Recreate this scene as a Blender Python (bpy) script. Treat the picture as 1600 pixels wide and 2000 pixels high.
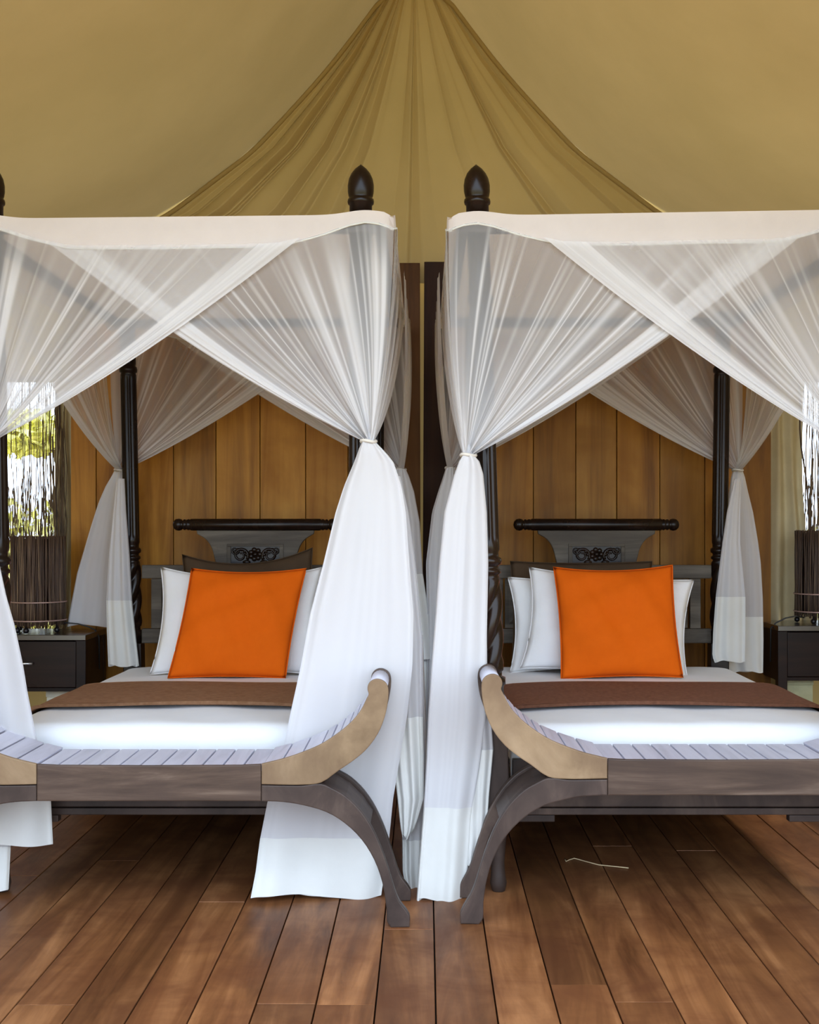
import bpy, bmesh, math, random
from math import sin, cos, pi, radians, exp, sqrt
from mathutils import Vector, Matrix

rnd = random.Random(7)
S = bpy.context.scene
COL = S.collection
for o in list(bpy.data.objects):
    bpy.data.objects.remove(o, do_unlink=True)

# ------------------------------------------------------------------ camera
F = 2400.0                    # focal length in pixels of the 1600 x 2000 frame
CX, CY = 831.0, 1030.0        # vanishing point of the depth direction
DF, H = 4.395, 1.3            # distance of the front post plane (Y = 0), eye height
cam = bpy.data.cameras.new('camera')
cam.sensor_fit = 'HORIZONTAL'
cam.sensor_width = 36.0
cam.lens = F * 36.0 / 1600.0
cam.shift_x = (800.0 - CX) / 1600.0
cam.shift_y = (CY - 1000.0) / 1600.0
cam.clip_start, cam.clip_end = 0.05, 400
camo = bpy.data.objects.new('camera', cam)
camo.location = (0, -DF, H)
camo.rotation_euler = (pi / 2, 0, 0)
COL.objects.link(camo)
S.camera = camo

# ------------------------------------------------------------------ world, sun, exposure
W_ = bpy.data.worlds.new('sky')
S.world = W_
W_.use_nodes = True
bg = W_.node_tree.nodes['Background']
bg.inputs['Color'].default_value = (0.70, 0.83, 1.0, 1)
bg.inputs['Strength'].default_value = 3.6
sun = bpy.data.lights.new('sun', 'SUN')
sun.energy = 4.0
sun.angle = radians(6)
sun.color = (1.0, 0.93, 0.8)
suno = bpy.data.objects.new('sun', sun)
suno.rotation_euler = (radians(8), radians(34), 0)
COL.objects.link(suno)
portal = bpy.data.lights.new('front_opening_portal', 'AREA')   # sampling aid for the open tent front, gives no light itself
portal.shape = 'RECTANGLE'
portal.size, portal.size_y = 6.6, 4.8
portal.cycles.is_portal = True
po = bpy.data.objects.new('front_opening_portal', portal)
po.location = (0, -2.55, 2.3)
po.rotation_euler = (pi / 2, 0, 0)
COL.objects.link(po)
S.view_settings.view_transform = 'Standard'
S.view_settings.look = 'None'
S.view_settings.gamma = 1.0
S.view_settings.use_curve_mapping = False
S.view_settings.exposure = 0.55
cy = S.cycles
cy.use_denoising = True
cy.max_bounces = 10
cy.diffuse_bounces = 6
cy.glossy_bounces = 3
cy.transmission_bounces = 6
cy.transparent_max_bounces = 40
cy.sample_clamp_indirect = 8.0
cy.caustics_reflective = False
cy.caustics_refractive = False


# ------------------------------------------------------------------ helpers
def P(px, py, Y):
    """world point seen at a pixel of the photograph, at depth Y"""
    d = DF + Y
    return Vector(((px - CX) * d / F, Y, H - (py - CY) * d / F))


def lerp(a, b, t):
    return a + (b - a) * t


def sstep(a, b, x):
    t = max(0.0, min(1.0, (x - a) / (b - a)))
    return t * t * (3 - 2 * t)


def table(pts, x):
    if x <= pts[0][0]:
        return pts[0][1]
    for (x0, y0), (x1, y1) in zip(pts, pts[1:]):
        if x <= x1:
            return lerp(y0, y1, (x - x0) / (x1 - x0))
    return pts[-1][1]


class MB:
    """collects vertices and faces of ONE mesh"""
    def __init__(self):
        self.v, self.f, self.d, self.flat = [], [], [], []

    def add(self, verts, faces, dens=None, flat=False):
        n = len(self.v)
        self.v += [tuple(p) for p in verts]
        self.f += [tuple(i + n for i in f) for f in faces]
        self.flat += [flat] * len(faces)
        self.d += (dens if dens is not None else [1.0] * len(verts))

    def box(self, x0, x1, y0, y1, z0, z1, bev=0.0, taper=0.0):
        if bev <= 0:
            v = [(x0, y0, z0), (x1, y0, z0), (x1, y1, z0), (x0, y1, z0), (x0, y0, z1), (x1, y0, z1), (x1, y1, z1), (x0, y1, z1)]
            self.add(v, [(0, 3, 2, 1), (4, 5, 6, 7), (0, 1, 5, 4), (1, 2, 6, 5), (2, 3, 7, 6), (3, 0, 4, 7)], flat=True)
            return
        bm = bmesh.new()
        bmesh.ops.create_cube(bm, size=1.0)
        for q in bm.verts:
            q.co = Vector(((x0 + x1) / 2 + q.co.x * (x1 - x0), (y0 + y1) / 2 + q.co.y * (y1 - y0), (z0 + z1) / 2 + q.co.z * (z1 - z0)))
        bmesh.ops.bevel(bm, geom=list(bm.edges), offset=bev, segments=2, profile=0.6, affect='EDGES')
        self.from_bm(bm)

    def from_bm(self, bm):
        bm.verts.ensure_lookup_table()
        bm.verts.index_update()
        self.add([q.co.copy() for q in bm.verts], [[q.index for q in f.verts] for f in bm.faces], flat=True)
        bm.free()

    def prism(self, pts, y0, y1, bev=0.004):
        """outline in x,z extruded along y, edges of the faces softened"""
        bm = bmesh.new()
        vs = [bm.verts.new((x, y0, z)) for x, z in pts]
        f = bm.faces.new(vs)
        r = bmesh.ops.extrude_face_region(bm, geom=[f])
        for e in r['geom']:
            if isinstance(e, bmesh.types.BMVert):
                e.co.y = y1
        bmesh.ops.recalc_face_normals(bm, faces=list(bm.faces))
        if bev > 0:
            ed = [e for e in bm.edges if abs(e.verts[0].co.y - e.verts[1].co.y) < 1e-6]
            bmesh.ops.bevel(bm, geom=ed, offset=bev, segments=2, profile=0.6, affect='EDGES')
        bmesh.ops.triangulate(bm, faces=[q for q in bm.faces if len(q.verts) > 4])
        self.from_bm(bm)

    def tube(self, pts, r, n=8, closed=False, rr=None, caps=True):
        pts = [Vector(p) for p in pts]
        m = len(pts)
        vs, fs = [], []
        up = Vector((0.13, 0.21, 0.97)).normalized()
        for i, p in enumerate(pts):
            a = pts[(i - 1) % m] if (closed or i > 0) else p
            b = pts[(i + 1) % m] if (closed or i < m - 1) else p
            t = (b - a).normalized() if (b - a).length > 1e-9 else Vector((0, 0, 1))
            s = t.cross(up)
            if s.length < 0.1:
                s = t.cross(Vector((1, 0, 0)))
            s.normalize()
            w = s.cross(t)
            q = rr[i] if rr else r
            for k in range(n):
                an = 2 * pi * k / n
                vs.append(p + (s * cos(an) + w * sin(an)) * q)
        for i in range(m if closed else m - 1):
            j = (i + 1) % m
            for k in range(n):
                k2 = (k + 1) % n
                fs.append((i * n + k, i * n + k2, j * n + k2, j * n + k))
        if caps and not closed:
            fs.append(tuple(range(n - 1, -1, -1)))
            fs.append(tuple((m - 1) * n + k for k in range(n)))
        self.add(vs, fs)

    def lathe(self, prof, c=(0, 0, 0), n=24, axis='z', fn=None):
        """prof: (along, radius); fn(theta, along) multiplies the radius"""
        vs, fs = [], []
        m = len(prof)
        for (h, r) in prof:
            for k in range(n):
                th = 2 * pi * k / n
                q = r * (fn(th, h) if fn else 1)
                a, b = q * cos(th), q * sin(th)
                if axis == 'z':
                    vs.append((c[0] + a, c[1] + b, c[2] + h))
                elif axis == 'x':
                    vs.append((c[0] + h, c[1] + a, c[2] + b))
                else:
                    vs.append((c[0] + a, c[1] + h, c[2] + b))
        for i in range(m - 1):
            for k in range(n):
                k2 = (k + 1) % n
                q = (i * n + k, i * n + k2, (i + 1) * n + k2, (i + 1) * n + k)
                fs.append(q if axis != 'y' else q[::-1])
        fs.append(tuple(range(n - 1, -1, -1)))
        fs.append(tuple((m - 1) * n + k for k in range(n)))
        self.add(vs, fs)

    def grid(self, fn, nu, nv, dens=None, wrap=False):
        vs, ds = [], []
        for i in range(nu + (0 if wrap else 1)):
            for j in range(nv + 1):
                vs.append(fn(i / nu, j / nv))
                ds.append(dens(i / nu, j / nv) if dens else 1.0)
        fs = []
        R = nv + 1
        for i in range(nu):
            i2 = (i + 1) % nu if wrap else i + 1
            for j in range(nv):
                fs.append((i * R + j, i2 * R + j, i2 * R + j + 1, i * R + j + 1))
        self.add(vs, fs, ds)

    def sphere(self, c, r, sx=1, sy=1, sz=1, n=14):
        prof = [(-cos(pi * i / (n // 2 + 1)) * r * sz, max(1e-4, sin(pi * i / (n // 2 + 1)) * r)) for i in range(n // 2 + 2)]
        k = len(self.v)
        self.lathe(prof, (0, 0, 0), n)
        for i in range(k, len(self.v)):
            x, y, z = self.v[i]
            self.v[i] = (c[0] + x * sx, c[1] + y * sy, c[2] + z)

    def xform(self, fn):
        self.v = [tuple(fn(Vector(p))) for p in self.v]

    def build(self, name, mat, parent=None, smooth=True, dens=False):
        me = bpy.data.meshes.new(name)
        me.from_pydata(self.v, [], self.f)
        if smooth:
            me.polygons.foreach_set('use_smooth', [not q for q in self.flat])
        if dens:
            at = me.attributes.new('dens', 'FLOAT', 'POINT')
            at.data.foreach_set('value', self.d)
        me.materials.append(mat)
        me.update()
        o = bpy.data.objects.new(name, me)
        COL.objects.link(o)
        if parent is not None:
            o.parent = parent
            o.matrix_parent_inverse = Matrix.Translation(parent_world(parent)).inverted()
        return o


def parent_world(p):
    # every child undoes its parent's place, so an object's own location is its place in the world
    return Vector(p.location)


def rounded(pts, n=3, lim=38):
    """outline with its gentle bends smoothed and its true corners kept"""
    m = len(pts)
    V = [Vector(p) for p in pts]
    corner = []
    for i in range(m):
        a, b = V[i] - V[i - 1], V[(i + 1) % m] - V[i]
        corner.append(a.length < 1e-9 or b.length < 1e-9 or a.angle(b) > radians(lim))
    out = []
    for i in range(m):
        j = (i + 1) % m
        p1, p2 = V[i], V[j]
        p0 = V[i - 1] if not corner[i] else p1 * 2 - p2
        p3 = V[(j + 1) % m] if not corner[j] else p2 * 2 - p1
        L = (p2 - p1).length
        t1 = (p2 - p0).normalized() * L
        t2 = (p3 - p1).normalized() * L
        for k in range(n):
            t = k / n
            h = (2 * t ** 3 - 3 * t ** 2 + 1) * p1 + (t ** 3 - 2 * t ** 2 + t) * t1 + (-2 * t ** 3 + 3 * t ** 2) * p2 + (t ** 3 - t ** 2) * t2
            out.append((h.x, h.y))
    return out


def thing(name, label, cat, loc=(0, 0, 0), group=None):
    o = bpy.data.objects.new(name, None)
    o.empty_display_size = 0.1
    COL.objects.link(o)
    o.location = loc
    o['label'] = label
    o['category'] = cat
    if group:
        o['group'] = group
    return o


def tag(o, label, cat, group=None):
    o['label'] = label
    o['category'] = cat
    if group:
        o['group'] = group
    return o


def struct(o):
    o['kind'] = 'structure'
    return o


# ------------------------------------------------------------------ materials
def new_mat(name):
    m = bpy.data.materials.new(name)
    m.use_nodes = True
    nt = m.node_tree
    b = nt.nodes['Principled BSDF']
    return m, nt, b


def N(nt, kind, **kw):
    n = nt.nodes.new(kind)
    for k, v in kw.items():
        if k in n.inputs:
            n.inputs[k].default_value = v
        else:
            setattr(n, k, v)
    return n


def ramp(nt, stops):
    r = nt.nodes.new('ShaderNodeValToRGB')
    e = r.color_ramp.elements
    while len(e) < len(stops):
        e.new(0.5)
    for q, (p, c) in zip(e, stops):
        q.position = p
        q.color = (*c, 1)
    return r


def wood(name, cols, grain=(1, 1, 0.06), scale=14.0, rough=0.45, bump=0.15, patch=0.5, patch_col=None, spec=0.5, patch_scale=1.3, vary=0.25, coat=0.0):
    m, nt, b = new_mat(name)
    L = nt.links.new
    tc = N(nt, 'ShaderNodeTexCoord')
    oi = N(nt, 'ShaderNodeObjectInfo')
    off = N(nt, 'ShaderNodeVectorMath', operation='SCALE')
    comb = N(nt, 'ShaderNodeCombineXYZ')
    mul = N(nt, 'ShaderNodeMath', operation='MULTIPLY')
    mul.inputs[1].default_value = 37.0
    L(oi.outputs['Random'], mul.inputs[0])
    for k in range(3):
        L(mul.outputs[0], comb.inputs[k])
    add = N(nt, 'ShaderNodeVectorMath', operation='ADD')
    L(tc.outputs['Object'], add.inputs[0])
    L(comb.outputs[0], add.inputs[1])
    mp = N(nt, 'ShaderNodeMapping')
    mp.inputs['Scale'].default_value = grain
    L(add.outputs[0], mp.inputs['Vector'])
    n1 = N(nt, 'ShaderNodeTexNoise', Scale=scale, Detail=9.0, Roughness=0.62, Distortion=0.8)
    L(mp.outputs[0], n1.inputs['Vector'])
    r1 = ramp(nt, [(0.28, cols[0]), (0.5, cols[1]), (0.74, cols[2])])
    L(n1.outputs['Fac'], r1.inputs[0])
    n2 = N(nt, 'ShaderNodeTexNoise', Scale=patch_scale, Detail=4.0, Roughness=0.6, Distortion=0.5)
    L(add.outputs[0], n2.inputs['Vector'])
    mx = N(nt, 'ShaderNodeMix', data_type='RGBA')
    mr = N(nt, 'ShaderNodeMapRange')
    mr.inputs['From Min'].default_value = 0.38
    mr.inputs['From Max'].default_value = 0.68
    mr.inputs['To Max'].default_value = patch
    L(n2.outputs['Fac'], mr.inputs['Value'])
    L(mr.outputs[0], mx.inputs[0])
    L(r1.outputs[0], mx.inputs[6])
    mx.inputs[7].default_value = (*(patch_col or cols[0]), 1)
    hsv = N(nt, 'ShaderNodeHueSaturation')
    mv = N(nt, 'ShaderNodeMapRange')
    mv.inputs['To Min'].default_value = 1 - vary
    mv.inputs['To Max'].default_value = 1 + vary
    L(oi.outputs['Random'], mv.inputs['Value'])
    L(mv.outputs[0], hsv.inputs['Value'])
    L(mx.outputs[2], hsv.inputs['Color'])
    L(hsv.outputs[0], b.inputs['Base Color'])
    mr2 = N(nt, 'ShaderNodeMapRange')
    mr2.inputs['To Min'].default_value = rough - 0.1
    mr2.inputs['To Max'].default_value = rough + 0.18
    L(n2.outputs['Fac'], mr2.inputs['Value'])
    L(mr2.outputs[0], b.inputs['Roughness'])
    b.inputs['Specular IOR Level'].default_value = spec
    b.inputs['Coat Weight'].default_value = coat
    b.inputs['Coat Roughness'].default_value = 0.25
    bp = N(nt, 'ShaderNodeBump', Strength=bump, Distance=0.004)
    L(n1.outputs['Fac'], bp.inputs['Height'])
    L(bp.outputs[0], b.inputs['Normal'])
    return m


def cloth(name, col, col2=None, rough=0.85, weave=350.0, bump=0.12, sheen=0.2, fine=None, trans=0.0):
    m, nt, b = new_mat(name)
    L = nt.links.new
    tc = N(nt, 'ShaderNodeTexCoord')
    n = N(nt, 'ShaderNodeTexNoise', Scale=fine or 9.0, Detail=6.0, Roughness=0.6)
    L(tc.outputs['Object'], n.inputs['Vector'])
    r = ramp(nt, [(0.35, col), (0.68, col2 or col)])
    L(n.outputs['Fac'], r.inputs[0])
    L(r.outputs[0], b.inputs['Base Color'])
    b.inputs['Roughness'].default_value = rough
    b.inputs['Sheen Weight'].default_value = sheen
    b.inputs['Specular IOR Level'].default_value = 0.2
    w = N(nt, 'ShaderNodeTexNoise', Scale=weave, Detail=2.0)
    L(tc.outputs['Object'], w.inputs['Vector'])
    n3 = N(nt, 'ShaderNodeTexNoise', Scale=7.0, Detail=3.0, Distortion=0.6)
    L(tc.outputs['Object'], n3.inputs['Vector'])
    ad = N(nt, 'ShaderNodeMath', operation='MULTIPLY_ADD')
    L(n3.outputs['Fac'], ad.inputs[0])
    ad.inputs[1].default_value = 2.5
    L(w.outputs['Fac'], ad.inputs[2])
    bp = N(nt, 'ShaderNodeBump', Strength=bump, Distance=0.004)
    L(ad.outputs[0], bp.inputs['Height'])
    L(bp.outputs[0], b.inputs['Normal'])
    if trans > 0:
        t = N(nt, 'ShaderNodeBsdfTranslucent')
        L(r.outputs[0], t.inputs['Color'])
        mx = N(nt, 'ShaderNodeMixShader')
        mx.inputs[0].default_value = trans
        L(b.outputs[0], mx.inputs[1])
        L(t.outputs[0], mx.inputs[2])
        L(mx.outputs[0], nt.nodes['Material Output'].inputs['Surface'])
    return m


def netting(name, col):
    """sheer net: 'dens' = share of thread per area, stored per vertex from how far the cloth is gathered"""
    m, nt, b = new_mat(name)
    nt.nodes.remove(b)
    L = nt.links.new
    at = N(nt, 'ShaderNodeAttribute', attribute_name='dens')
    d = N(nt, 'ShaderNodeBsdfDiffuse', Color=(*col, 1))
    t = N(nt, 'ShaderNodeBsdfTranslucent', Color=(*col, 1))
    mx = N(nt, 'ShaderNodeMixShader')
    mx.inputs[0].default_value = 0.33
    L(d.outputs[0], mx.inputs[1])
    L(t.outputs[0], mx.inputs[2])
    tr = N(nt, 'ShaderNodeBsdfTransparent')
    m2 = N(nt, 'ShaderNodeMixShader')
    L(at.outputs['Fac'], m2.inputs[0])
    L(tr.outputs[0], m2.inputs[1])
    L(mx.outputs[0], m2.inputs[2])
    L(m2.outputs[0], nt.nodes['Material Output'].inputs['Surface'])
    return m


def plain(name, col, rough=0.5, metal=0.0, noise=0.1, scale=20.0):
    m, nt, b = new_mat(name)
    tc = N(nt, 'ShaderNodeTexCoord')
    n = N(nt, 'ShaderNodeTexNoise', Scale=scale, Detail=5.0)
    nt.links.new(tc.outputs['Object'], n.inputs['Vector'])
    r = ramp(nt, [(0.3, tuple(c * (1 - noise) for c in col)), (0.7, tuple(min(1, c * (1 + noise)) for c in col))])
    nt.links.new(n.outputs['Fac'], r.inputs[0])
    nt.links.new(r.outputs[0], b.inputs['Base Color'])
    b.inputs['Roughness'].default_value = rough
    b.inputs['Metallic'].default_value = metal
    return m


M_FLOOR = wood('floor_boards', [(0.06, 0.02, 0.006), (0.205, 0.082, 0.029), (0.39, 0.18, 0.072)], grain=(1, 0.09, 1), scale=9, rough=0.46, bump=0.14,
               patch=0.75, patch_col=(0.11, 0.036, 0.013), vary=0.22, patch_scale=3.8, spec=0.28)
M_WALL = wood('teak_wall', [(0.13, 0.05, 0.006), (0.34, 0.15, 0.018), (0.48, 0.235, 0.036)], grain=(1, 1, 0.06), scale=9, rough=0.45, bump=0.1,
              patch=0.6, patch_col=(0.20, 0.068, 0.008), vary=0.25, patch_scale=2.4, spec=0.2)
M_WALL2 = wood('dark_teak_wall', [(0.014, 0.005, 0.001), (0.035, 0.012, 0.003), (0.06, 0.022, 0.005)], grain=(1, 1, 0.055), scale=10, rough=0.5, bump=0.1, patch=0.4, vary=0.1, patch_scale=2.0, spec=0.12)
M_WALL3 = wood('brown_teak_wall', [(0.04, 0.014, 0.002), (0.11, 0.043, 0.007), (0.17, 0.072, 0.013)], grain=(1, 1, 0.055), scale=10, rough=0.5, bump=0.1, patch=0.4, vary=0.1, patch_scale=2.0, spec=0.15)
M_DARK = wood('dark_bed_wood', [(0.005, 0.0022, 0.0015), (0.011, 0.005, 0.003), (0.026, 0.012, 0.007)], scale=10, rough=0.24, bump=0.06, patch=0.3, vary=0.1, spec=0.26)
M_HEAD = wood('greyed_headboard_wood', [(0.032, 0.024, 0.018), (0.078, 0.064, 0.049), (0.18, 0.156, 0.122)], grain=(0.08, 1, 1), scale=12, rough=0.42, bump=0.1, patch=0.35, vary=0.08, spec=0.18)
M_BENCH = wood('worn_bench_wood', [(0.022, 0.012, 0.008), (0.09, 0.057, 0.04), (0.26, 0.19, 0.14)], grain=(0.09, 1, 1), scale=11, rough=0.42, bump=0.14, patch=0.65,
               patch_col=(0.05, 0.03, 0.023), vary=0.1, spec=0.25, patch_scale=3.0)
M_ARM = wood('tan_bench_wood', [(0.13, 0.08, 0.042), (0.25, 0.168, 0.095), (0.38, 0.27, 0.165)], grain=(0.3, 1, 0.3), scale=9, rough=0.45, bump=0.12, patch=0.6,
             patch_col=(0.145, 0.088, 0.052), vary=0.06, spec=0.2, patch_scale=4.0)  # front arms: paler tan than the rails
M_LEG = wood('bench_leg_wood', [(0.022, 0.014, 0.011), (0.055, 0.036, 0.029), (0.12, 0.083, 0.064)], grain=(0.5, 1, 0.25), scale=10, rough=0.42, bump=0.12, patch=0.5, vary=0.08, spec=0.25, patch_scale=3.0)
M_SLAT = wood('slats_painted_reflection', [(0.44, 0.45, 0.54), (0.55, 0.56, 0.67), (0.63, 0.64, 0.75)], grain=(1, 0.1, 1), scale=20, rough=0.4, bump=0.05, patch=0.2,
              patch_col=(0.48, 0.48, 0.60), vary=0.03, spec=0.3)  # reflection of white bedding and sky painted into the lavender base colour
M_STAND = wood('nightstand_wood', [(0.005, 0.002, 0.0018), (0.011, 0.0045, 0.0035), (0.022, 0.009, 0.006)], grain=(0.1, 1, 1), scale=12, rough=0.28, bump=0.04, patch=0.3, vary=0.05, spec=0.18)
M_STOP = wood('polished_nightstand_top', [(0.006, 0.003, 0.0025), (0.012, 0.006, 0.005), (0.022, 0.011, 0.008)], grain=(0.1, 1, 1), scale=12, rough=0.2, bump=0.0, patch=0.3, vary=0.05, spec=0.6, coat=1.0)
M_NET = netting('white_net', (0.77, 0.762, 0.775))
M_HEM = cloth('white_cotton_hem', (0.76, 0.76, 0.73), (0.79, 0.79, 0.76), trans=0.25, bump=0.05)
M_TOP = cloth('canopy_cotton', (0.76, 0.69, 0.66), (0.80, 0.73, 0.70), trans=0.3, bump=0.05)
M_CANVAS = cloth('tent_canvas', (0.40, 0.285, 0.112), (0.45, 0.32, 0.13), trans=0.09, bump=0.05, fine=1.3, sheen=0.0)
M_FLAP = cloth('cream_canvas_flap', (0.60, 0.52, 0.33), (0.66, 0.58, 0.38), trans=0.25, bump=0.06, sheen=0.0)
M_SHEET = cloth('white_sheet', (0.74, 0.75, 0.78), (0.77, 0.78, 0.80), bump=0.10)
M_PILLOW = cloth('white_pillowcase', (0.79, 0.80, 0.82), (0.82, 0.83, 0.84), bump=0.22)
M_ORANGE = cloth('orange_cotton', (0.72, 0.118, 0.0006), (0.745, 0.125, 0.0008), bump=0.06, sheen=0.0, fine=30)
M_BROWN = cloth('brown_cushion_cloth', (0.058, 0.036, 0.02), (0.072, 0.045, 0.025), bump=0.1, sheen=0.0)
M_RUN1 = cloth('tan_brown_runner', (0.23, 0.112, 0.054), (0.31, 0.165, 0.09), bump=0.15, fine=40, sheen=0.0)
M_RUN2 = cloth('red_brown_runner', (0.15, 0.060, 0.033), (0.22, 0.095, 0.054), bump=0.15, fine=60, sheen=0.0)
M_CORD = plain('tie_cord', (0.62, 0.58, 0.52), 0.8)
M_TWIG = wood('dark_twigs', [(0.022, 0.011, 0.008), (0.07, 0.038, 0.023), (0.30, 0.20, 0.11)], grain=(1, 1, 0.02), scale=90, rough=0.6, bump=0.1, patch=0.2)
M_BTWIG = wood('blind_twigs', [(0.05, 0.03, 0.018), (0.13, 0.085, 0.045), (0.30, 0.21, 0.11)], grain=(1, 1, 0.05), scale=60, rough=0.7, bump=0.1, patch=0.2)
M_RING = plain('lamp_ring', (0.42, 0.28, 0.24), 0.4, 0.3)
M_BALL = plain('black_metal', (0.02, 0.018, 0.02), 0.3, 0.6)
M_CABLE = plain('black_cable', (0.015, 0.015, 0.015), 0.5)
M_CHROME = plain('steel_handle', (0.62, 0.62, 0.62), 0.3, 0.9)
M_BOX = plain('cream_box_card', (0.72, 0.69, 0.55), 0.7)
M_BOX2 = plain('olive_cream_box_card', (0.42, 0.41, 0.24), 0.7)
M_GROUND = plain('dry_grass_ground', (0.42, 0.36, 0.17), 0.95, 0, 0.3, 3)
M_LEAF = plain('yellow_green_leaves', (0.60, 0.58, 0.16), 0.6, 0, 0.45, 6)
M_LEAF2 = plain('deep_green_leaves', (0.36, 0.40, 0.12), 0.6, 0, 0.45, 6)
M_BARK = plain('grey_bark', (0.12, 0.085, 0.055), 0.9, 0, 0.3, 30)
M_STRAW = plain('dry_straw', (0.55, 0.42, 0.24), 0.8)
M_SUB = plain('deck_underside', (0.02, 0.012, 0.008), 0.9)

# ------------------------------------------------------------------ floor
floor_mb = MB()
floor_mb.box(-3.3, 3.3, -5.4, 3.0, -0.09, -0.032)
floor = struct(floor_mb.build('floor', M_SUB))
PW, PX0 = 0.1635, 0.028
joints = {-7: [-1.047], -6: [1.6], -4: [2.2], -3: [-1.04], -2: [-1.045, 1.9], -1: [-0.42], 0: [-2.6, 2.3], 1: [-2.2], 2: [-0.9, 1.55],
          3: [-1.03], 4: [0.62], 5: [-1.9], 6: [0.55], 7: [-1.2], 8: [-2.2, 1.5]}
for k in range(-20, 20):
    x0 = PX0 + k * PW + 0.0022
    x1 = PX0 + (k + 1) * PW - 0.0022
    cuts = joints.get(k, [rnd.uniform(-3, 2)])
    ys = [-5.4] + sorted(cuts) + [3.0]
    for a, b in zip(ys, ys[1:]):
        m = MB()
        cxp, cyp = (x0 + x1) / 2, (a + b) / 2
        dz = rnd.uniform(-0.0015, 0.0005)
        m.box(x0 - cxp, x1 - cxp, a + 0.0012 - cyp, b - 0.0012 - cyp, -0.030, dz, bev=0.0022)
        o = m.build('floor_board', M_FLOOR, floor, smooth=False)
        o.location = (cxp, cyp, 0)

# ------------------------------------------------------------------ timber wall behind the beds
YW = 2.35
sW = F / (DF + YW)
wall_mb = MB()
wall_mb.box(-1.94, -0.06, YW + 0.035, YW + 0.055, 0.0, 2.2)
wall_mb.box(0.01, 1.90, YW + 0.035, YW + 0.055, 0.0, 2.2)
wall_mb.box(-1.94, 1.90, YW + 0.035, YW + 0.075, 0.02, 0.12)
wall = struct(wall_mb.build('wall_back', M_WALL, smooth=False))
seams = [138, 188, 257, 339, 422, 508, 597, 680, 763, 823, 878, 957, 1042, 1125, 1205, 1289, 1377, 1440, 1507]
for i, (a, b) in enumerate(zip(seams, seams[1:])):
    xa, xb = (a - CX) / sW + 0.002, (b - CX) / sW - 0.002
    m = MB()
    yo = YW + rnd.uniform(-0.003, 0.003)
    xc = (xa + xb) / 2
    m.box(xa - xc, xb - xc, 0, 0.032, 0.0, 2.755 + rnd.uniform(-0.004, 0.004), bev=0.0025)
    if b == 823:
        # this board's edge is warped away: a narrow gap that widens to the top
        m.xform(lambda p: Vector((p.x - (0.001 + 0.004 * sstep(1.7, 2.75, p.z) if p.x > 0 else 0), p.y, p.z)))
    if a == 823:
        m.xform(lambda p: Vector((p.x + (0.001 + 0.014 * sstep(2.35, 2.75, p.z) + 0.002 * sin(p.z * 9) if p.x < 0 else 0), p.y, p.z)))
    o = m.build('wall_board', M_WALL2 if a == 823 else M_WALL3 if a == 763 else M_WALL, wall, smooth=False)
    o.location = (xc, yo, 0)

# ------------------------------------------------------------------ canvas: roof, gable, side and rear walls
XR = -0.06
PROF = [(0, 4.5), (0.2, 4.243), (0.43, 3.93), (0.63, 3.70), (0.9, 3.41), (1.38, 3.05), (2.2, 2.66), (3.1, 2.34)]
INV = [(z, x) for x, z in reversed(PROF)]


def roof_pt(side, t, yv):
    x = 3.14 * t
    z = table(PROF, x)
    z0 = (table(PROF, max(0, x - 0.12)) + table(PROF, x + 0.12) + z) / 3 if x > 0.15 else z
    bay = sin(pi * ((yv + 5.3) / 8.0 * 3)) ** 2
    z0 -= 0.05 * bay * sin(pi * t) + 0.012 * sin(9 * yv * 0.35 + 7 * t) * sin(pi * t)
    return Vector((XR + side * x, yv, z0))


roof = MB()
for sd in (-1, 1):
    roof.grid(lambda u, v: roof_pt(sd, u, lerp(2.66, -2.45, v)), 48, 44)
struct(roof.build('ceiling', M_CANVAS))

# gathered gable sheet: pleats fan down from the ridge
folds = [-1.0, -0.93, -0.88, -0.76, -0.72, -0.52, -0.44, -0.29, -0.02, 0.02, 0.26, 0.50, 0.57, 0.80, 0.93, 1.0]
famp = [0.012, 0.014, 0.06, 0.03, 0.06, 0.035, 0.05, 0.03, 0.03, 0.02, 0.03, 0.03, 0.04, 0.025, 0.012]


def fold_y(t):
    for i, (a, b) in enumerate(zip(folds, folds[1:])):
        if t <= b:
            q = (t - a) / (b - a)
            w = min(q / 0.75, (1 - q) / 0.25) if a < -0.2 else min(q / 0.25, (1 - q) / 0.75)
            return famp[i] * (w if w < 0 else w ** 0.8)
    return 0.0


def gable_pt(u, v):
    t = 2 * u - 1
    z = lerp(4.47, 2.66, v ** 1.0)
    hw = table(INV, z) * (1.0 if v > 0.02 else 0.9)
    r = sstep(0.0, 0.55, v)
    return Vector((XR + t * hw + 0.01 * sin(40 * t) * r, 2.46 - fold_y(t) * (0.25 + 1.1 * r), z + 0.0))


gm = MB()
gm.grid(gable_pt, 420, 36)
gable = struct(gm.build('wall_gable', M_CANVAS))
for sd in (-1, 1):
    m = MB()
    pts = [(XR + sd * x, 2.44, table(PROF, x) - 0.02) for x in [0.16 + 0.03 * k for k in range(66)]]
    pts = [(p[0], p[1], (pts[max(0, i - 2)][2] + p[2] + pts[min(65, i + 2)][2]) / 3) for i, p in enumerate(pts)]
    m.tube(pts, 0.013, 8)
    m.build('edge_roll', M_CANVAS, gable)

# rear canvas wall with two openings beside the timber wall, side canvas walls
rear = MB()
YR = 2.64
OP = [(-2.98, -2.085), (2.11, 2.98)]
ZS, ZT = 0.50, 2.16


def sheet(m, x0, x1, z0, z1, y, n=12, amp=0.01):
    m.grid(lambda u, v: Vector((lerp(x0, x1, u), y + amp * sin(5 * lerp(x0, x1, u)) * sin(2.2 * lerp(z0, z1, v)), lerp(z0, z1, v))), n, 8)


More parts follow.
